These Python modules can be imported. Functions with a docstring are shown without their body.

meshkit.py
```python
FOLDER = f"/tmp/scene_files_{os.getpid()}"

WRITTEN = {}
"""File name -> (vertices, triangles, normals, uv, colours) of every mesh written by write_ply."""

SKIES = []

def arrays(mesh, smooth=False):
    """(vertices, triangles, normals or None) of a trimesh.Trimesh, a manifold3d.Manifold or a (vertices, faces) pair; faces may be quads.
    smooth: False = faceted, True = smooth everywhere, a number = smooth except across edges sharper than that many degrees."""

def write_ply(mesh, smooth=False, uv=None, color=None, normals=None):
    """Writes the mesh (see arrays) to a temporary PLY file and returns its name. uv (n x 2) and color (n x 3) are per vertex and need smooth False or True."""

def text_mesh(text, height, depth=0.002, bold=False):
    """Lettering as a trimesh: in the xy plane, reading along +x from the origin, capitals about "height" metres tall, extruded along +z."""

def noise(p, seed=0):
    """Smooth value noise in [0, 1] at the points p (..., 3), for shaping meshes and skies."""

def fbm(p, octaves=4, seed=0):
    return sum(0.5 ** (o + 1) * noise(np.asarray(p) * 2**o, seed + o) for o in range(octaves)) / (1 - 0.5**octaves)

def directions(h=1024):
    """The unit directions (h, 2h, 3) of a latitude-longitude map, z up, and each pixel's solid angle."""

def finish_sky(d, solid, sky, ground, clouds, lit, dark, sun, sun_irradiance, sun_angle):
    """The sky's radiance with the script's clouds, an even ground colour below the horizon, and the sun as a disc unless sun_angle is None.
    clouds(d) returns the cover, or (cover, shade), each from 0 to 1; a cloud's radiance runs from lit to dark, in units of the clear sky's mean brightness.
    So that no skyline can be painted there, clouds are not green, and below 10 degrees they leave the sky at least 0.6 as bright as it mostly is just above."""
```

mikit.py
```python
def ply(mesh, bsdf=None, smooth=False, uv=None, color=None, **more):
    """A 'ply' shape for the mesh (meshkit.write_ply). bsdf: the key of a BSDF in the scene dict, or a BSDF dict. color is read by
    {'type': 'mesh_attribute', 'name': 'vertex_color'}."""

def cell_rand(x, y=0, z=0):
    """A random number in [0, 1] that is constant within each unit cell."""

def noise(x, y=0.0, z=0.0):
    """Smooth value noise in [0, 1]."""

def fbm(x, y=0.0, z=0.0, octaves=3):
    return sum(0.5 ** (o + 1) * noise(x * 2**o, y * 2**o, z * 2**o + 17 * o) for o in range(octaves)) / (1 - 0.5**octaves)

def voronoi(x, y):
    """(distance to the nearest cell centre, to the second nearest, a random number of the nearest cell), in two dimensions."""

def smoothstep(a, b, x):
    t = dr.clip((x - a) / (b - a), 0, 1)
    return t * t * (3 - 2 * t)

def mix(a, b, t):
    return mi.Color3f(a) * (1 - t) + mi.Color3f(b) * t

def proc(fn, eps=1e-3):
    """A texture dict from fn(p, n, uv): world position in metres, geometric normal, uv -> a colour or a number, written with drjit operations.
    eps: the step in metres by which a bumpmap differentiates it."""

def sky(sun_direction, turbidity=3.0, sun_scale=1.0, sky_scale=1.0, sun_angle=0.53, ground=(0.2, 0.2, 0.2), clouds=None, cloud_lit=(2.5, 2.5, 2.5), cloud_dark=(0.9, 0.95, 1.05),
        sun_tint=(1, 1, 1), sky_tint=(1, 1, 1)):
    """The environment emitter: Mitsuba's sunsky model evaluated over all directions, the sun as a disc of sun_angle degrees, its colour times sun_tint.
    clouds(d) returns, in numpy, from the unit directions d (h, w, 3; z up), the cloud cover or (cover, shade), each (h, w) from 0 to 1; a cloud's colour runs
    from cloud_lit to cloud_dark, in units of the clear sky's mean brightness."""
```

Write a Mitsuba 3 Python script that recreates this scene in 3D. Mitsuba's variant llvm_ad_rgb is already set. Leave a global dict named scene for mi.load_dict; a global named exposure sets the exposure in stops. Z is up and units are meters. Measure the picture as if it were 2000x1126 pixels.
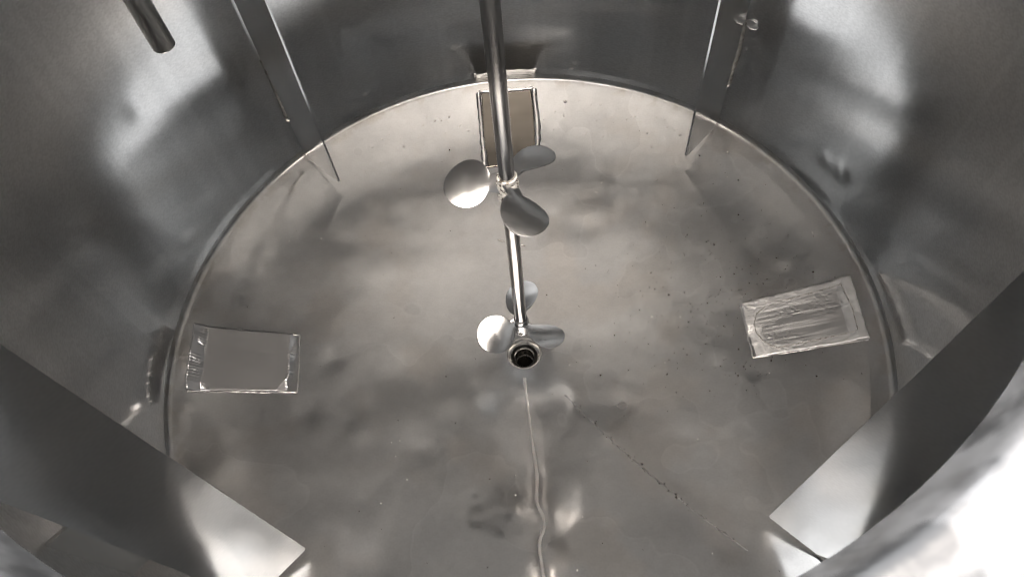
import math
import numpy as np
import trimesh
import drjit as dr
import mitsuba as mi
import mikit
import meshkit
from mikit import noise, fbm, smoothstep, mix, cell_rand, voronoi

T = mi.ScalarTransform4f
scene, labels = {}, {}

# ------------------------------------------------------------------ camera, light, exposure
CAM = np.array([-0.0113, -0.7214, 1.2974])
FORWARD = np.array([0.0, 0.5292303, -0.84847822])
UP = np.array([0.11038686, 0.84329291, 0.52599601])
scene['camera'] = {'type': 'thinlens', 'fov': 73.06, 'fov_axis': 'x', 'near_clip': 0.01, 'far_clip': 200.0,
                   'aperture_radius': 0.0005, 'focus_distance': 1.35,
                   'to_world': T().look_at(origin=CAM.tolist(), target=(CAM + FORWARD).tolist(), up=UP.tolist())}
scene['sky'] = mikit.sky([0.0, -0.33, 1.0], sun_scale=0.3, sun_angle=62, clouds=lambda d: 1.0,
                         cloud_lit=(1.09, 1.075, 1.06), sun_tint=(0.965, 0.985, 1.075))
exposure = 4.25

# ------------------------------------------------------------------ materials
STEEL = (0.70, 0.677, 0.645)


def metal(name, color, rough, bump=None, scale=0.0, aniso=0.0, metallic=1.0):
    b = {'type': 'principled', 'base_color': color if isinstance(color, dict) else {'type': 'rgb', 'value': list(color)},
         'metallic': metallic, 'roughness': rough}
    if aniso:
        b['anisotropic'] = aniso
    if bump is not None:
        b = {'type': 'bumpmap', 'tex': bump, 'scale': scale, 'inner': b}
    scene[name] = {'type': 'twosided', 'inner': b}


HI = 0.55


def wall_rough(p, n, uv):
    a = dr.atan2(p.y, p.x)
    broad = fbm(a * 2.2, p.z * 2.5, 3.0, 2)
    grain = noise(a * 60.0, p.z * 330.0, 1.0)
    return 0.10 + 0.04 * smoothstep(0.3, 0.75, broad) + 0.03 * grain + HI * smoothstep(0.35, 0.95, p.z)


def wall_color(p, n, uv):
    a = dr.atan2(p.y, p.x)
    f = fbm(a * 5.0, p.z * 6.0, 9.0, 3)
    g = noise(a * 190.0, p.z * 420.0, 2.0) + 0.45 * smoothstep(0.5, 0.8, fbm(a * 26.0, p.z * 1.6, 4.0, 3)) - 0.2
    return mix((0.768, 0.773, 0.774), (0.828, 0.832, 0.834), smoothstep(0.25, 0.8, f)) * (0.91 + 0.15 * g)


def tide(p):
    """Dried puddles: 1 inside, 0 outside, and a thin mark along their edge."""
    f = fbm(p.x * 4.6 + 1.7, p.y * 4.6 + 0.4, 6.0, 4)
    return smoothstep(0.495, 0.515, f), 1.0 - smoothstep(0.002, 0.010, dr.abs(f - 0.505))


def floor_rough(p, n, uv):
    r = dr.sqrt(p.x * p.x + (p.y + 0.1) * (p.y + 0.1))
    stain = fbm(p.x * 5.5, p.y * 5.5, 4.0, 4) + 0.16 * (1.0 - smoothstep(0.1, 0.36, r))
    fine = noise(p.x * 300.0, p.y * 300.0, 0.5)
    lines = noise(p.x * 40.0, p.y * 520.0, 2.5)
    inside, mark = tide(p)
    return 0.05 + 0.10 * smoothstep(0.43, 0.72, stain) + 0.05 * smoothstep(0.45, 0.7, fbm(p.x * 17.0, p.y * 17.0, 9.0, 3)) + 0.04 * inside + 0.03 * mark + 0.025 * fine + 0.025 * lines + 0.20 * smoothstep(0.738, 0.744, dr.sqrt(p.x * p.x + p.y * p.y))


def floor_color(p, n, uv):
    stain = fbm(p.x * 4.2 + 7.0, p.y * 4.2, 2.0, 4)
    rust = fbm(p.x * 9.0, p.y * 9.0 + 3.0, 8.0, 3)
    fine = noise(p.x * 420.0, p.y * 420.0, 0.5)
    inside, mark = tide(p)
    c = mix((0.565, 0.573, 0.582), (0.69, 0.696, 0.70), smoothstep(0.3, 0.75, stain))
    c = mix(c, (0.60, 0.575, 0.55), 0.5 * smoothstep(0.5, 0.8, rust))
    c = c * (1.0 - 0.055 * inside) * (1.0 + 0.05 * mark)
    edge = smoothstep(0.715, 0.742, dr.sqrt(p.x * p.x + p.y * p.y)) * smoothstep(0.45, 0.7, fbm(p.x * 40.0, p.y * 40.0, 5.0, 3))
    c = mix(c, (0.44, 0.41, 0.36), 0.35 * edge)
    return c * (0.895 + 0.12 * fine + 0.08 * fbm(p.x * 60.0, p.y * 60.0, 1.0, 2))


def ground_rough(p, n, uv):
    s = noise(p.x * 30.0, p.y * 160.0, 1.0)
    f = fbm(p.x * 45.0, p.y * 45.0, 3.0, 3)
    return 0.16 + 0.12 * s + 0.10 * f


def plate_rough_left(p, n, uv):
    """uv in metres along and across the plate."""
    grain = noise(uv.x * 25.0, uv.y * 500.0, 1.0)
    cloud = fbm(uv.x * 30.0, uv.y * 40.0, 5.0, 3)
    return 0.22 + 0.06 * grain + 0.10 * (cloud - 0.5)


def scuff(uv):
    """Hand-ground border of the right plate and a few grinding strokes, 0 to 1."""
    w = 0.016 * (fbm(uv.x * 45.0, uv.y * 60.0, 3.0, 3) - 0.5)
    e = dr.minimum(dr.minimum(uv.x - 0.012, 0.203 - uv.x), dr.minimum(uv.y - 0.004, 0.138 - uv.y)) + w
    border = 1.0 - smoothstep(0.012, 0.022, e)
    stroke = smoothstep(0.56, 0.72, 0.6 * noise(uv.x * 7.0, uv.y * 190.0, 7.0) + 0.4 * noise(uv.x * 16.0, uv.y * 520.0, 3.0)) * smoothstep(0.02, 0.10, uv.x)
    patch = smoothstep(0.56, 0.66, fbm(uv.x * 40.0, uv.y * 40.0, 12.0, 3))
    return dr.clip(dr.maximum(border * (0.55 + 0.45 * patch), 0.8 * stroke), 0, 1)


def plate_rough_right(p, n, uv):
    streak = fbm(uv.x * 14.0, uv.y * 130.0, 2.0, 3)
    fine = noise(uv.x * 60.0, uv.y * 900.0, 1.0)
    return 0.24 + 0.08 * fine + 0.20 * (streak - 0.5) + 0.26 * scuff(uv)


def plate_rough_rear(p, n, uv):
    w = 0.006 * (fbm(uv.x * 30.0, 2.0, 1.0, 3) - 0.5)
    return 0.12 + 0.08 * noise(uv.x * 22.0, uv.y * 300.0, 1.0) + 0.0 * w


def scratch_bump(p, n, uv):
    return 0.6 * noise(uv.x * 18.0, uv.y * 420.0, 1.0) + 0.4 * fbm(uv.x * 130.0, uv.y * 150.0, 4.0, 2)


def hammer_bump(p, n, uv):
    return fbm(p.x * 70.0, p.y * 70.0, p.z * 70.0, 3) + 0.15 * noise(p.x * 500.0, p.y * 500.0, p.z * 500.0)


def rim_rough(p, n, uv):
    f = fbm(p.x * 60.0, p.y * 60.0, p.z * 60.0, 3)
    return 0.46 + 0.18 * smoothstep(0.3, 0.7, f)


def rim_color(p, n, uv):
    f = fbm(p.x * 42.0 + 3.0, p.y * 42.0, p.z * 42.0, 4)
    return mix((0.20, 0.207, 0.218), (0.49, 0.50, 0.52), smoothstep(0.36, 0.62, f))


def hub_color(p, n, uv):
    f = fbm(p.x * 260.0, p.y * 260.0, p.z * 260.0, 3)
    return mix((0.185, 0.17, 0.15), (0.80, 0.79, 0.76), smoothstep(0.36, 0.5, f))


def hub_rough(p, n, uv):
    f = fbm(p.x * 260.0, p.y * 260.0, p.z * 260.0, 3)
    return 0.3 + 0.4 * smoothstep(0.36, 0.5, f)


metal('wall_steel', mikit.proc(wall_color), mikit.proc(wall_rough))
metal('floor_steel', mikit.proc(floor_color), mikit.proc(floor_rough))
metal('baffle_steel', mikit.proc(lambda p, n, uv: mi.Color3f(0.72, 0.725, 0.728) * (0.95 + 0.08 * noise(p.x * 300.0, p.y * 300.0, p.z * 300.0))),
      mikit.proc(lambda p, n, uv: 0.11 + 0.06 * fbm(p.x * 9.0, p.y * 9.0, p.z * 9.0, 3) + 0.03 * noise(p.x * 120.0, p.y * 120.0, p.z * 700.0)))
metal('edge_steel', (0.74, 0.725, 0.70), 0.3)
metal('weld_steel', mikit.proc(lambda p, n, uv: mix((0.45, 0.43, 0.40), (0.74, 0.725, 0.70), smoothstep(0.3, 0.6, fbm(p.x * 160.0, p.y * 160.0, p.z * 160.0, 3)))),
      mikit.proc(lambda p, n, uv: 0.2 + 0.3 * noise(p.x * 400.0, p.y * 400.0, p.z * 400.0)))
metal('bead_steel', (0.80, 0.79, 0.775), mikit.proc(ground_rough))
metal('plate_left_steel', (0.60, 0.60, 0.605), mikit.proc(plate_rough_left), mikit.proc(scratch_bump, 4e-4), 0.00012)
metal('plate_right_steel', mikit.proc(lambda p, n, uv: mix((0.66, 0.66, 0.665), (0.93, 0.93, 0.925), scuff(uv))), mikit.proc(plate_rough_right), mikit.proc(scratch_bump, 4e-4), 0.0003)
metal('plate_rear_steel', mikit.proc(lambda p, n, uv: mix((0.15, 0.138, 0.12), (0.235, 0.215, 0.19), fbm(uv.x * 28.0, uv.y * 7.0, 2.0, 3))), mikit.proc(plate_rough_rear))
metal('rim_steel', mikit.proc(rim_color), mikit.proc(rim_rough), mikit.proc(hammer_bump, 1e-3), 0.0007)
metal('roof_steel', mikit.proc(lambda p, n, uv: mix((0.54, 0.54, 0.54), (0.70, 0.697, 0.69), fbm(p.x * 20.0, p.y * 20.0, p.z * 20.0, 3))), 0.42)
metal('shaft_steel', (0.44, 0.435, 0.43), mikit.proc(lambda p, n, uv: 0.10 + 0.08 * noise(3.0, 2.0, p.z * 900.0) + 0.05 * fbm(p.x * 50.0, p.y * 50.0, p.z * 14.0, 2)))
metal('blade_steel', mikit.proc(lambda p, n, uv: mi.Color3f(0.56, 0.565, 0.57) * (0.90 + 0.1 * fbm(p.x * 90.0, p.y * 90.0, p.z * 90.0, 3))),
      mikit.proc(lambda p, n, uv: 0.16 + 0.12 * fbm(p.x * 60.0, p.y * 60.0, p.z * 60.0, 3)))
metal('hub_steel', mikit.proc(hub_color), mikit.proc(hub_rough), metallic=0.6)
metal('pipe_steel', (0.60, 0.59, 0.575), 0.16)
metal('drain_steel', (0.60, 0.59, 0.57), 0.18)
scene['dirt'] = {'type': 'twosided', 'inner': {'type': 'diffuse', 'reflectance': {'type': 'rgb', 'value': [0.045, 0.037, 0.03]}}}
scene['residue'] = {'type': 'twosided', 'inner': {'type': 'roughplastic', 'alpha': 0.2, 'diffuse_reflectance': {'type': 'rgb', 'value': [0.62, 0.61, 0.59]}}}
scene['black_gap'] = {'type': 'twosided', 'inner': {'type': 'roughplastic', 'alpha': 0.3, 'diffuse_reflectance': {'type': 'rgb', 'value': [0.03, 0.028, 0.025]}}}

# ------------------------------------------------------------------ helpers
R = 0.75                 # tank radius
D, PW = 0.15, 1.5
RIM_H = 0.23             # manway rim below the lens
RIM_Z = CAM[2] - RIM_H
ROOF_Z = RIM_Z - 0.004
MC = CAM[:2] + RIM_H * np.array([-0.0591, 1.608])      # centre and half axes of the oval manway
MA, MB = 1.325 * RIM_H, 1.55 * RIM_H
MR = MA


def add(key, mesh, bsdf, smooth=False, uv=None):
    k, n = key, 0
    while k in scene:
        n += 1
        k = f'{key}_{n:03d}'
    scene[k] = mikit.ply(mesh, bsdf, smooth=smooth, uv=uv)
    return k


def rings(P):
    """P (rows, n, 3), closed in the second direction -> vertices, quads."""
    m, n = P.shape[:2]
    i, j = np.meshgrid(np.arange(m - 1), np.arange(n), indexing='ij')
    k = (j + 1) % n
    return P.reshape(-1, 3), np.stack([i * n + j, i * n + k, (i + 1) * n + k, (i + 1) * n + j], -1).reshape(-1, 4)


def tri(q):
    return trimesh.Trimesh(q[0], np.vstack([q[1][:, [0, 1, 2]], q[1][:, [0, 2, 3]]]), process=False)


def revolve(profile, n=96, center=(0, 0), shift=None):
    """Surface of revolution about a vertical axis; shift(P) moves the points."""
    prof = np.asarray(profile, float)
    a = np.arange(n) * 2 * math.pi / n
    P = np.stack([center[0] + prof[:, :1] * np.cos(a), center[1] + prof[:, :1] * np.sin(a), np.repeat(prof[:, 1:], n, 1)], -1)
    if shift is not None:
        P = shift(P)
    return rings(P)


def slab(top, bottom):
    """Closed plate from two grids of points (rows, cols, 3)."""
    m, n = top.shape[:2]
    V = np.vstack([top.reshape(-1, 3), bottom.reshape(-1, 3)])
    i, j = np.meshgrid(np.arange(m - 1), np.arange(n - 1), indexing='ij')
    q = np.stack([i * n + j, (i + 1) * n + j, (i + 1) * n + j + 1, i * n + j + 1], -1).reshape(-1, 4)
    F = [q, q[:, ::-1] + m * n]
    loop = np.concatenate([np.arange(n), np.arange(1, m) * n + n - 1, (m - 1) * n + np.arange(n - 2, -1, -1), np.arange(m - 2, 0, -1) * n])
    nxt = np.roll(loop, -1)
    F.append(np.stack([loop, nxt, nxt + m * n, loop + m * n], -1))
    return tri((V, np.vstack(F)))


def tube(points, radius, sides=10, closed_ends=True):
    p = np.asarray(points, float)
    r = np.broadcast_to(radius, (len(p),))
    t = np.gradient(p, axis=0)
    t /= np.linalg.norm(t, axis=1, keepdims=True) + 1e-12
    a = np.cross(t, np.where(np.abs(t[:, 2:]) < 0.9, [0, 0, 1.0], [1.0, 0, 0]))
    a /= np.linalg.norm(a, axis=1, keepdims=True)
    b = np.cross(t, a)
    g = np.arange(sides) * 2 * math.pi / sides
    P = p[:, None] + r[:, None, None] * (np.cos(g)[None, :, None] * a[:, None] + np.sin(g)[None, :, None] * b[:, None])
    if closed_ends:
        P = np.concatenate([np.repeat(p[:1, None], sides, 1), P, np.repeat(p[-1:, None], sides, 1)])
    return tri(rings(P))


def bead(points, radius, seed, pitch=0.004):
    """Weld bead: a wandering, rippled round bar along a polyline."""
    p = np.asarray(points, float)
    s = np.concatenate([[0], np.cumsum(np.linalg.norm(np.diff(p, axis=0), axis=1))])
    n = max(6, int(s[-1] / (pitch * 0.45)))
    u = np.linspace(0, s[-1], n)
    q = np.column_stack([np.interp(u, s, p[:, k]) for k in range(3)])
    k = np.column_stack([u * 0 + seed * 7.3, u / (pitch * 3.0), u * 0])
    r = radius * (0.75 + 0.5 * meshkit.noise(np.column_stack([u / pitch, u * 0 + seed, u * 0]), seed) + 0.25 * np.sin(u / pitch * 2 * math.pi))
    wob = np.column_stack([meshkit.noise(k + 11 * c, seed + c) - 0.5 for c in range(3)])
    q = q + wob * radius * 0.9
    return tube(q, r, 7)


def dish(r):
    return -D * (1 - np.clip(r / 0.735, 0, 1.1) ** PW)


# dents of the bottom: x, y, radius, height (metres)
DENTS = [(0.204, -0.167, 0.020, -0.0011), (0.479, -0.146, 0.022, -0.0009), (-0.241, -0.223, 0.030, -0.0013),
         (-0.591, 0.283, 0.020, -0.0008), (0.474, 0.016, 0.030, -0.0010), (0.598, 0.075, 0.022, -0.0009),
         (-0.428, 0.004, 0.026, -0.0010), (-0.474, -0.119, 0.030, -0.0012), (-0.129, -0.344, 0.020, -0.0010),
         (-0.059, -0.362, 0.024, 0.0010), (0.262, -0.373, 0.018, 0.0008),
         (0.12, 0.26, 0.05, 0.0014), (0.19, 0.30, 0.03, -0.0008),
         (-0.17, -0.10, 0.04, 0.0012), (-0.30, -0.05, 0.05, -0.0012), (0.33, -0.23, 0.04, 0.0012), (0.42, -0.08, 0.03, 0.001),
         (-0.36, -0.17, 0.03, 0.0012), (0.16, -0.22, 0.03, 0.0012)]


def floor_dents(x, y):
    r = np.hypot(x, y)
    p = np.stack([x, y, x * 0], -1)
    z = 0.0075 * (meshkit.fbm(p * 3.6 + 5.0, 2, 3) - 0.5) + 0.0009 * (meshkit.fbm(p * 13.0 + 2.0, 2, 8) - 0.5)
    for a, b, w, h in DENTS:
        z = z + h * np.exp(-((x - a) ** 2 + (y - b) ** 2) / (w * w))
    # the radial seam that runs from the drain to the front: a shallow valley that wanders
    cx = np.interp(-y, [0.0, 0.08, 0.18, 0.30, 0.357, 0.40, 0.44, 0.50, 0.75], [0, -0.006, -0.005, -0.002, -0.010, 0.004, -0.014, -0.012, -0.01])
    z = z - 0.0005 * np.exp(-np.abs(x - cx) / 0.010) * np.clip((-y - 0.05) / 0.05, 0, 1)
    return z * np.clip((r - 0.05) / 0.06, 0, 1) * np.clip((0.7405 - r) / 0.03, 0, 1)


def ground(x, y, dents=True):
    z = dish(np.hypot(x, y))
    return z + floor_dents(x, y) if dents else z


# ------------------------------------------------------------------ the tank: wall, bottom, roof, manway
labels['mixing_tank'] = {'label': 'open stainless steel mixing tank seen through its manway, dished bottom and polished round wall', 'category': 'tank'}

NT = 1000
zs = np.concatenate([np.linspace(0.0205, 0.30, 74), np.linspace(0.30, ROOF_Z, 90)[1:]])
th = np.arange(NT) * 2 * math.pi / NT
Z, A = np.meshgrid(zs, th, indexing='ij')
q = np.stack([np.cos(A) * R, np.sin(A) * R, Z], -1)
dr_ = 0.0050 * (meshkit.fbm(q * np.array([2.6, 2.6, 1.3]) + 3, 2, 21) - 0.5) + 0.0012 * (meshkit.fbm(q * np.array([8, 8, 4.0]), 2, 5) - 0.5)
for x, y, z, w, h in [(0.705, 0.257, 0.116, 0.018, 0.0016), (0.719, 0.214, 0.124, 0.024, 0.0020), (-0.677, 0.324, 0.417, 0.03, 0.0012)]:
    dr_ = dr_ + h * np.exp(-((q[..., 0] - x) ** 2 + (q[..., 1] - y) ** 2 + (q[..., 2] - z) ** 2) / w ** 2)
dr_ *= np.clip((Z - 0.0205) / 0.02, 0, 1) * np.clip((ROOF_Z - Z) / 0.03, 0, 1)
inner = np.stack([np.cos(A) * (R + dr_), np.sin(A) * (R + dr_), Z], -1)
ring = lambda r, z: np.stack([np.cos(th) * r, np.sin(th) * r, th * 0 + z], -1)[None]
wallv = tri(rings(inner))
shell = tri(rings(np.concatenate([ring(R, ROOF_Z), ring(R + 0.012, ROOF_Z), ring(R + 0.012, -0.02), ring(R + 0.004, -0.02)])))
add('mixing_tank__wall', trimesh.util.concatenate([wallv, shell]), 'wall_steel', smooth=40)

# bottom: dish, rounded knuckle and the short straight flange
rr = np.concatenate([np.linspace(0.040, 0.70, 250), np.linspace(0.70, 0.7405, 24)[1:]])
z0 = dish(rr[-1])
slope = D * PW * (0.7405 / 0.735) ** (PW - 1) / 0.735
P0, P1, P2 = np.array([0.7405, z0]), np.array([0.7494, z0 + slope * 0.0089]), np.array([0.7496, 0.0120])
t = np.linspace(0, 1, 22)[1:, None]
kn = np.vstack([(1 - t) ** 2 * P0 + 2 * t * (1 - t) * P1 + t ** 2 * P2, [[0.7496, 0.016], [0.7496, 0.020]]])
prof = np.vstack([np.column_stack([rr, dish(rr)]), kn])


def dent_shift(P):
    P = P.copy()
    P[..., 2] += np.where(np.hypot(P[..., 0], P[..., 1]) < 0.7408, floor_dents(P[..., 0], P[..., 1]), 0)
    r = np.hypot(P[..., 0], P[..., 1])
    k = (r > 0.7408)
    w = 0.0010 * (meshkit.fbm(P * 16.0, 2, 31) - 0.5) * k * np.clip((0.0198 - P[..., 2]) / 0.006, 0, 1) * np.clip((r - 0.7408) / 0.006, 0, 1)
    P[..., 0] *= 1 + w / r
    P[..., 1] *= 1 + w / r
    return P


bot = tri(revolve(prof, NT, shift=dent_shift))
under = tri(revolve([(0.7535, 0.020), (0.7535, -0.03), (0.70, dish(0.70) - 0.008), (0.4, dish(0.4) - 0.008), (0.05, dish(0.05) - 0.008)], 120))
add('mixing_tank__bottom', trimesh.util.concatenate([bot, under]), 'floor_steel', smooth=40)

# the bead of the floor seam, with its row of pinholes
seam = np.array([(0.081, -0.12), (0.174, -0.259), (0.254, -0.366), (0.283, -0.407), (0.36, -0.50)])
s = np.linspace(0, 1, 60)
sx, sy = np.interp(s, np.linspace(0, 1, 5), seam[:, 0]), np.interp(s, np.linspace(0, 1, 5), seam[:, 1])
add('mixing_tank__bottom__weld_seam', bead(np.column_stack([sx, sy, ground(sx, sy) - 0.0006]), 0.0011, 9, 0.004), 'floor_steel', smooth=True)

yy = np.linspace(-0.065, -0.70, 240)
xx = np.interp(-yy, [0.0, 0.08, 0.18, 0.30, 0.357, 0.40, 0.44, 0.50, 0.75], [0, -0.006, -0.005, -0.002, -0.010, 0.004, -0.014, -0.012, -0.01])
xx = np.convolve(np.pad(xx, 8, mode='edge'), np.ones(9) / 9, 'same')[8:-8]
add('mixing_tank__bottom__weld_seam', tube(np.column_stack([xx, yy, ground(xx, yy) - 0.01362]), 0.0140 + 0.0004 * (meshkit.noise(np.column_stack([yy * 60, yy * 0, yy * 0]), 3) - 0.5), 28), 'bead_steel', smooth=True)

rng = np.random.default_rng(7)


def flecks(pts, rad, flat=0.35):
    base = trimesh.creation.icosphere(1)
    out = []
    for (x, y), r in zip(pts, rad):
        m = base.copy()
        m.apply_scale([r * rng.uniform(0.7, 1.4), r * rng.uniform(0.7, 1.4), r * flat])
        m.apply_transform(trimesh.transformations.rotation_matrix(rng.uniform(0, 6.28), [0, 0, 1]))
        m.apply_translation([x, y, float(ground(np.array(x), np.array(y))) + r * flat * 0.4])
        out.append(m)
    return trimesh.util.concatenate(out)


dark = []
while len(dark) < 290:                       # mostly on the right half, beyond the middle
    x, y = rng.normal(0.47, 0.14), rng.normal(0.05, 0.17)
    if 0.10 < math.hypot(x, y) < 0.70 and x > 0.08 and y > -0.2:
        dark.append((x, y))
for k in range(70):                          # along the floor seam
    u = rng.uniform(0, 1)
    dark.append((np.interp(u, np.linspace(0, 1, 5), seam[:, 0]) + rng.normal(0, 0.003), np.interp(u, np.linspace(0, 1, 5), seam[:, 1]) + rng.normal(0, 0.003)))
for k in range(60):
    a, r = rng.uniform(0, 6.283), 0.68 * math.sqrt(rng.uniform(0.02, 1))
    dark.append((r * math.cos(a), r * math.sin(a)))
add('mixing_tank__bottom__dirt_specks', flecks(dark, rng.lognormal(math.log(0.00098), 0.3, len(dark))), 'dirt', smooth=True)
labels['mixing_tank__bottom__dirt_specks'] = {'label': 'dark specks of dirt scattered over the steel bottom', 'kind': 'stuff'}
pale = []
for k in range(150):
    a, r = math.radians(rng.normal(80, 26)), rng.uniform(0.60, 0.70)
    pale.append((r * math.cos(a), r * math.sin(a)))
for k in range(60):
    a, r = rng.uniform(0, 6.283), 0.68 * math.sqrt(rng.uniform(0.02, 1))
    pale.append((r * math.cos(a), r * math.sin(a)))
add('mixing_tank__bottom__residue_specks', flecks(pale, rng.lognormal(math.log(0.0011), 0.4, len(pale)), 0.3), 'residue', smooth=True)
labels['mixing_tank__bottom__residue_specks'] = {'label': 'pale crumbs of residue on the steel bottom, most near the far edge', 'kind': 'stuff'}

# drain: flared bowl, lip and pipe going down
bowl = [(0.0405, dish(0.0405) + 0.0002), (0.037, -0.1475), (0.032, -0.1535), (0.0285, -0.160), (0.0265, -0.166), (0.0250, -0.1690), (0.0235, -0.1708), (0.0228, -0.1716), (0.0224, -0.1730)]
add('mixing_tank__drain__bowl', revolve(bowl, 96), 'drain_steel', smooth=50)
add('mixing_tank__drain__pipe', revolve([(0.02235, -0.1728), (0.0221, -0.200), (0.0195, -0.2005), (0.0195, -0.206), (0.0221, -0.2065), (0.0221, -0.33), (0.001, -0.331)], 64), 'black_gap', smooth=40)

# roof plate with the manway hole
from shapely.geometry import Point
from shapely import affinity
hole = affinity.translate(affinity.scale(Point(0, 0).buffer(1, 90), MA + 0.003, MB + 0.003), *MC)
roof = Point(0, 0).buffer(R + 0.012, 90).difference(hole).difference(Point(0, 0).buffer(0.018, 24))
m = trimesh.creation.extrude_polygon(roof, 0.004, engine='earcut')
m.apply_translation([0, 0, ROOF_Z + 0.0005])
add('mixing_tank__roof', m, 'roof_steel')
# manway neck with its rolled, hand-ground lip
lip = [(0.0045, ROOF_Z + 0.0005)] + [(x, RIM_Z + z) for x, z in (
    (0.0006, -0.0008), (0.0, 0.0002), (0.0003, 0.0012), (0.0022, 0.010), (0.0048, 0.0190), (0.0064, 0.0225), (0.0085, 0.0243), (0.0115, 0.0246), (0.0200, 0.0225),
    (0.028, 0.0185), (0.036, 0.0135), (0.042, 0.0085), (0.0455, 0.004), (0.0465, 0.0004))] + [(0.0468, ROOF_Z + 0.0005)]


def lip_shift(P):
    P = P.copy()
    P[..., 2] += 0.0007 * (meshkit.fbm(P * 45.0, 2, 3) - 0.5) * (P[..., 2] > RIM_Z + 0.002)
    r = np.hypot(P[..., 0], P[..., 1])
    c, s_ = P[..., 0] / r, P[..., 1] / r
    r = r - 1.0 + 0.0006 * (meshkit.fbm(P * 38.0 + 9, 2, 4) - 0.5)
    P[..., 0], P[..., 1] = MC[0] + (MA + r) * c, MC[1] + (MB + r) * s_
    return P


def dense(prof, step=0.002):
    out = [np.array(prof[0])]
    for a, b in zip(prof[:-1], prof[1:]):
        a, b = np.array(a), np.array(b)
        k = max(1, int(np.linalg.norm(b - a) / step))
        out += [a + (b - a) * (i + 1) / k for i in range(k)]
    return np.array(out)


add('mixing_tank__manway_rim', tri(revolve(dense(lip) + np.array([1.0, 0.0]), 700, (0, 0), lip_shift)), 'rim_steel', smooth=45)

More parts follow.
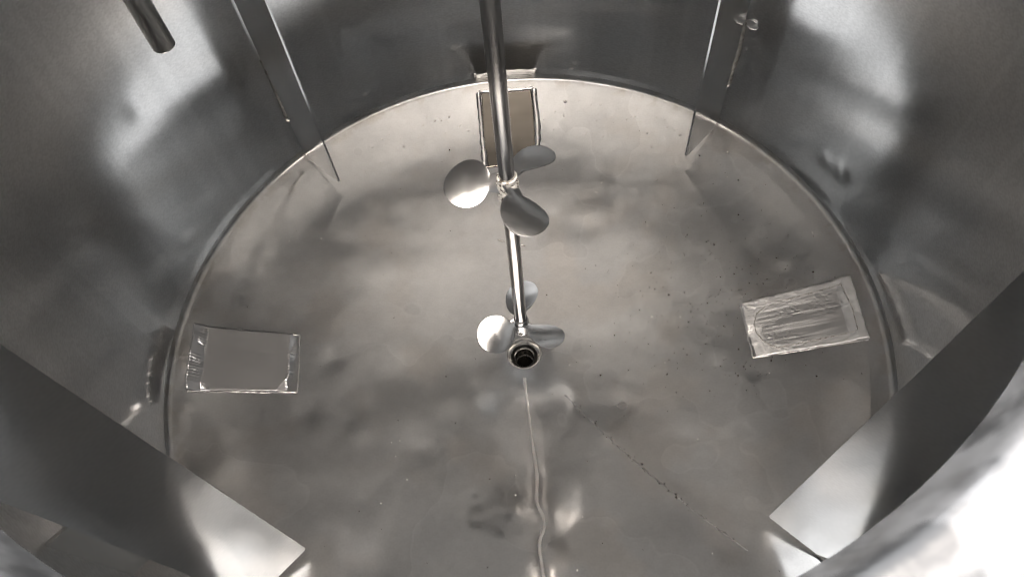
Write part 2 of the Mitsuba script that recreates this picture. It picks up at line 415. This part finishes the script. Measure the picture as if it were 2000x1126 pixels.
# ------------------------------------------------------------------ baffles: thin upright plates, stitch-welded to the wall
BAFFLES = [(132.2, 0.006, 1), (42.5, 0.003, 2), (-136.5, 0.0, 3), (-48.2, 0.0, 4)]
STITCH = {1: [(0.128, 0.307), (0.50, 0.66)], 2: [(0.128, 0.307), (0.50, 0.66)], 3: [], 4: []}
for az, zb, sd in BAFFLES:
    a = math.radians(az)
    e, n_ = np.array([math.cos(a), math.sin(a)]), np.array([-math.sin(a), math.cos(a)])
    us, vs = np.linspace(0, 1, 28), np.concatenate([[0, 0.003, 0.008], np.linspace(0.016, 1, 90)])
    U, V = np.meshgrid(us, vs, indexing='ij')
    r_out = 0.744 if sd < 3 else 0.720
    rad = 0.605 + U * (r_out - 0.605)
    lift = 0.022 * np.clip((U - 0.84) / 0.16, 0, 1) + 0.005 * np.clip((0.035 - U) / 0.035, 0, 1) ** 2
    zz = zb + lift * (1 - V) + V * (0.84 - zb)
    bow = 0.0022 * (meshkit.fbm(np.stack([U * 1.3 + sd * 5, V * 3.0, V * 0], -1), 2, 40 + sd) - 0.5)
    side = lambda off: np.stack([rad * e[0] + (bow + off) * n_[0], rad * e[1] + (bow + off) * n_[1], zz], -1)
    key = add('mixing_tank__baffle', slab(side(0.0023), side(-0.0023)), 'baffle_steel', smooth=30)
    if sd > 2:                                # the near baffles stand off the wall on flat brackets
        for za, zc in ((0.36, 0.54), (0.70, 0.80)):
            uu_, vv_ = np.meshgrid(np.linspace(0.7165, 0.752, 8), np.linspace(za, zc, 24), indexing='ij')
            tabf = lambda off: np.stack([uu_ * e[0] + off * n_[0], uu_ * e[1] + off * n_[1], vv_], -1)
            add(key + '__bracket', slab(tabf(0.0075 * (1 if sd == 4 else -1) + 0.0024), tabf(0.0075 * (1 if sd == 4 else -1) - 0.0024)), 'edge_steel', smooth=30)
    for k, (za, zc) in enumerate(STITCH[sd]):
        pts = np.column_stack([np.full(40, 0.7468) * e[0], np.full(40, 0.7468) * e[1], np.linspace(za, zc, 40)])
        add(key + '__weld_bead', bead(pts, 0.006, sd * 5 + k, 0.02), 'weld_steel', smooth=True)

a = math.radians(41.2)
m = trimesh.creation.icosphere(3)
m.apply_scale([0.0025, 0.016, 0.011])
m.apply_transform(trimesh.transformations.rotation_matrix(a, [0, 0, 1]))
m.apply_translation([0.7475 * math.cos(a), 0.7475 * math.sin(a), 0.306])
add('mixing_tank__wall__weld_blob', m, 'bead_steel', smooth=True)

# ------------------------------------------------------------------ plates welded on the bottom
PLATES = {
    'left': ([(-0.7135, 0.083), (-0.502, 0.0665), (-0.498, -0.076), (-0.7115, -0.072)], 'plate_left_steel', 'grey repair plate at the left edge of the bottom, white weld strips at both ends'),
    'right': ([(0.7185, 0.0255), (0.4946, 0.0236), (0.4851, -0.1125), (0.7050, -0.127)], 'plate_right_steel', 'scratched and ground repair plate at the right edge of the bottom'),
    'rear': ([(-0.0370, 0.7180), (-0.0460, 0.505), (0.0892, 0.500), (0.1020, 0.7120)], 'plate_rear_steel', 'brownish repair plate at the far edge of the bottom, behind the shaft'),
}


def plate_point(side, U, V):
    """Points on the plate's outline quad; U runs from the wall inwards, V from the far to the near side."""
    c = np.array(PLATES[side][0])
    U, V = U[..., None], V[..., None]
    return (c[0] * (1 - U) + c[1] * U) * (1 - V) + (c[3] * (1 - U) + c[2] * U) * V


def plate_height(side, U, V):
    """Height of the plate's top above the plain dish."""
    xy = plate_point(side, U, V)
    x, y = xy[..., 0], xy[..., 1]
    a, b = U * 0.215, V * 0.142
    q = np.stack([x, y, x * 0], -1)
    w = 0.006 * (meshkit.fbm(q * 40.0, 2, 81) - 0.5)
    ramp = lambda t: np.clip(t, 0, 1)
    z = 0.0045 + 0.30 * floor_dents(x, y) + 0.0010 * (meshkit.fbm(q * 14.0, 2, 55) - 0.5)
    if side == 'left':
        z = z + 0.0025 - 0.0105 * ramp((a - 0.196 + w) / 0.016) - 0.008 * ramp((a - 0.190 + 0.8 * (b - 0.118) + w) / 0.02) * ramp((b - 0.085) / 0.03)
        z = z + 0.0125 * ramp((0.026 - a + w) / 0.022) - 0.006 * ramp((b - 0.125 + w) / 0.012) * ramp((0.045 - a) / 0.02)
        strip = np.maximum(ramp((a - 0.190) / 0.01), ramp((0.03 - a) / 0.01))
        z = z + strip * 0.0008 * (meshkit.fbm(q * 95.0, 2, 82) - 0.5)
        saw = np.mod(b / 0.0065 + 1.6 * meshkit.fbm(q * 55.0, 2, 89), 1.0)          # the ripples of the weld lean towards the near side
        z = z + strip * 0.0017 * np.where(saw < 0.8, 1 - saw / 0.8, (saw - 0.8) / 0.2) * ramp((meshkit.fbm(q * 32.0, 2, 90) - 0.30) / 0.12)
    elif side == 'right':
        g = ramp((meshkit.fbm(np.stack([a * 16.0, b * 75.0, a * 0], -1), 3, 83) - 0.46) / 0.12)
        g = np.maximum(g, ramp((meshkit.fbm(q * 34.0, 2, 84) - 0.5) / 0.1) * ramp((a - 0.10) / 0.05))
        g = np.maximum(g, ramp((b - 0.118) / 0.01) * ramp((meshkit.fbm(q * 40.0, 2, 85) - 0.36) / 0.1))
        z = z + g * (0.0003 * (meshkit.fbm(q * 85.0, 2, 86) - 0.5) + 0.0003 * (meshkit.noise(np.stack([a * 45.0, b * 170.0, a * 0], -1), 87) - 0.5)) + 0.0007 * g * (meshkit.noise(q * 260.0, 88) - 0.5)
        z = z - 0.0065 * ramp((a - 0.196 + w) / 0.020) * ramp((b - 0.06) / 0.03) + 0.006 * ramp((0.030 - a + w) / 0.012)
    else:
        z = z - 0.0025
    edge = np.minimum(np.minimum(a, 0.215 - a), np.minimum(b, 0.142 - b))
    return z - 0.0022 * ramp(1 - edge / 0.004) ** 2


for side_ in PLATES:
    _, mat, text = PLATES[side_]
    U, V = np.meshgrid(np.linspace(0, 1, 190), np.linspace(0, 1, 210), indexing='ij')
    xy = plate_point(side_, U, V)
    jag = 0.003 * (meshkit.fbm(np.stack([V * 14, U * 14, U * 0], -1), 3, 77) - 0.5)
    xy = xy + jag[..., None] * np.clip(1 - 12 * np.minimum(np.minimum(U, 1 - U), np.minimum(V, 1 - V)), 0, 1)[..., None]
    base = dish(np.hypot(xy[..., 0], xy[..., 1]))
    top = np.concatenate([xy, (base + plate_height(side_, U, V))[..., None]], -1)
    low = np.concatenate([xy, (base - 0.012)[..., None]], -1)
    uv = np.column_stack([np.tile((U * 0.215).ravel(), 2), np.tile((V * 0.142).ravel(), 2)])
    key = add('mixing_tank__patch_plate', slab(top, low), mat, smooth=True, uv=uv)
    labels[key] = {'label': text}
    if side_ == 'rear':
        for k, (vv, r_) in enumerate(((-0.035, 0.0095), (1.035, 0.0085))):
            uu = np.linspace(0.0, 0.98, 120)
            p = plate_point(side_, uu, uu * 0 + vv)
            add(key + '__weld_bead', bead(np.column_stack([p, ground(p[:, 0], p[:, 1]) - 0.0035]), r_, 60 + k, 0.035), 'bead_steel', smooth=True)
        vv = np.linspace(-0.03, 1.03, 90)
        p = plate_point(side_, vv * 0 - 0.01, vv)
        add(key + '__weld_bead', bead(np.column_stack([p, ground(p[:, 0], p[:, 1]) + 0.001]), 0.006, 64, 0.035), 'bead_steel', smooth=True)
    else:
        run = np.array([(0, 0), (1, 0), (1, 1), (0, 1)], float)
        t = np.linspace(0, 3, 260)
        p = plate_point(side_, np.interp(t, range(4), run[:, 0]), np.interp(t, range(4), run[:, 1]))
        add(key + '__weld_bead', bead(np.column_stack([p, ground(p[:, 0], p[:, 1]) - 0.0002]), 0.0019, 60, 0.006), 'bead_steel', smooth=True)

# loop-shaped old weld on the right plate
loop = [(0.10, 0.10), (0.30, 0.115), (0.55, 0.13), (0.78, 0.16), (0.88, 0.26), (0.925, 0.42), (0.92, 0.60), (0.87, 0.78), (0.78, 0.90), (0.55, 0.885), (0.30, 0.875), (0.08, 0.86), (0.07, 0.5), (0.10, 0.10)]
lu, lv = np.array(loop).T
uu = np.linspace(0, 1, 260)
lu, lv = np.interp(uu, np.linspace(0, 1, len(loop)), lu), np.interp(uu, np.linspace(0, 1, len(loop)), lv)
p = plate_point('right', lu, lv)
add('mixing_tank__patch_plate_001__weld_loop', bead(np.column_stack([p, dish(np.hypot(*p.T)) + plate_height('right', lu, lv) - 0.0002]), 0.0012, 90, 0.006), 'weld_steel', smooth=True)

# small cut-off tab of an old bracket behind the shaft
tab = np.array([(-0.030, 0.339), (0.0405, 0.330), (0.0362, 0.2783), (-0.0333, 0.3033)])
U, V = np.meshgrid(np.linspace(0, 1, 16), np.linspace(0, 1, 16), indexing='ij')
xy = (tab[0] * (1 - U)[..., None] + tab[1] * U[..., None]) * (1 - V)[..., None] + (tab[3] * (1 - U)[..., None] + tab[2] * U[..., None]) * V[..., None]
zt = ground(xy[..., 0], xy[..., 1])
add('mixing_tank__bracket_stub', slab(np.concatenate([xy, (zt + 0.0016)[..., None]], -1), np.concatenate([xy, (zt - 0.003)[..., None]], -1)), 'floor_steel', smooth=30)
labels['mixing_tank__bracket_stub'] = {'label': 'low square stub of a removed bracket on the bottom behind the shaft'}
tp = np.array([tab[3], tab[2]])
u = np.linspace(0, 1, 30)[:, None]
p2 = tp[0] * (1 - u) + tp[1] * u
add('mixing_tank__bracket_stub__weld_bead', bead(np.column_stack([p2, ground(p2[:, 0], p2[:, 1]) + 0.001]), 0.0015, 33, 0.005), 'weld_steel', smooth=True)

# ------------------------------------------------------------------ agitator: shaft with two three-bladed propellers
labels['agitator'] = {'label': 'vertical steel mixer shaft with two three-bladed propellers, standing over the drain', 'category': 'mixer'}
SR = 0.0127
add('agitator__shaft', revolve([(0.001, -0.0395), (SR - 0.002, -0.0390), (SR, -0.036), (SR, 0.3), (SR, 0.6), (SR, RIM_Z + 0.15), (0.001, RIM_Z + 0.15)], 64), 'shaft_steel', smooth=40)


def blade_mesh(zh, az, sc, a, b, bt, tw, rake, skew, root):
    m, n = 64, 41
    s0 = 0.011
    sv = s0 + (sc + a - s0) * (1 - np.cos(np.linspace(0, math.pi, m))) / 2
    k = np.clip((sv - sc) / a, -1, 1)
    w = b * np.sqrt(np.maximum(1 - k * k, 0))
    w = np.where(sv < sc, np.maximum(w, root * (1 - 0.5 * np.clip((sv - s0) / (sc - s0), 0, 1))), w)
    w = np.maximum(w, 0.0004)
    cv = np.sin(np.linspace(-math.pi / 2, math.pi / 2, n))
    S, C = sv[:, None] + 0 * cv[None], w[:, None] * cv[None]
    C = C + skew * (S - sc)
    be = bt + tw * (S - sc) / a
    radv = np.array([math.cos(az), math.sin(az), 0])
    tan = np.array([-math.sin(az), math.cos(az), 0])
    zv = np.array([0, 0, 1.0])
    mid = S[..., None] * radv + C[..., None] * (np.cos(be)[..., None] * tan - np.sin(be)[..., None] * zv) + (zh + rake * (S - 0.03))[..., None] * zv
    cup = -0.05 * C ** 2 / b                                   # slightly cupped section
    nor = np.cos(be)[..., None] * zv + np.sin(be)[..., None] * tan
    mid = mid + cup[..., None] * nor
    thick = (0.0016 + 0.0022 * np.clip((sc - S) / (sc - s0), 0, 1)) * np.sqrt(np.clip(1.0 - 0.75 * cv[None] ** 2, 0.05, 1)) * np.sqrt(np.clip(1.02 - k[:, None].clip(0, 1) ** 4, 0.05, 1))
    return slab(mid + thick[..., None] * nor, mid - thick[..., None] * nor)


IMP = [dict(name='impeller', q=(0.456, -0.202, 0.0656, 0.0392, 0.0402, 0.3938, -0.2285, -0.1522, -0.0344), az=(180, 60, -60), hub=(0.422, 0.463, 0.0185), ring=0.0165, root=0.017),
       dict(name='impeller_001', q=(0.0027, 0.0632, 0.0606, 0.0411, 0.0407, 0.4913, -0.2064, 0.0419, -0.005), az=(200, -40, 80), hub=(-0.034, 0.010, 0.0165), ring=0.0150, root=0.015)]
for im in IMP:
    k = 'agitator__' + im['name']
    z0h, z1h, rh = im['hub']
    hub = [(SR + 0.0001, z0h), (rh - 0.002, z0h), (rh, z0h + 0.003), (rh, z1h - 0.004), (rh - 0.001, z1h - 0.001), (im['ring'], z1h), (im['ring'], z1h + 0.009), (im['ring'] - 0.0008, z1h + 0.0098), (SR + 0.0012, z1h + 0.0100), (SR + 0.0001, z1h + 0.0090)]
    add(k + '__hub', tri(revolve(dense(hub, 0.003), 60)), 'hub_steel' if im['name'] == 'impeller' else 'blade_steel', smooth=35)
    z_, az0, *rest = im['q']
    for d in im['az']:
        add(k + '__blade', blade_mesh(z_, az0 + math.radians(d), *rest, im['root']), 'blade_steel', smooth=40)
    # set screw in the hub, facing the front left
    a = math.radians(-118 if im['name'] == 'impeller' else -100)
    d = np.array([math.cos(a), math.sin(a), 0])
    zc = z0h + 0.012
    sc_ = trimesh.creation.cylinder(0.0042, sections=24, segment=[d * (rh - 0.004) + [0, 0, zc], d * (rh + 0.0012) + [0, 0, zc]])
    add(k + '__set_screw', sc_, 'black_gap', smooth=40)

# ------------------------------------------------------------------ dip pipe at the upper left
px, py, pz, pr = -0.405, 0.022, 0.756, 0.0142
pipe = [(pr - 0.0022, pz + 0.30), (pr - 0.0022, pz + 0.002), (pr - 0.0015, pz + 0.0003), (pr - 0.0006, pz), (pr, pz + 0.0012), (pr, ROOF_Z + 0.05), (pr - 0.0022, ROOF_Z + 0.05)]
add('dip_pipe', revolve(pipe, 48, (px, py)), 'pipe_steel', smooth=40)
labels['dip_pipe'] = {'label': 'short dark steel pipe hanging down from the roof at the upper left', 'category': 'pipe'}
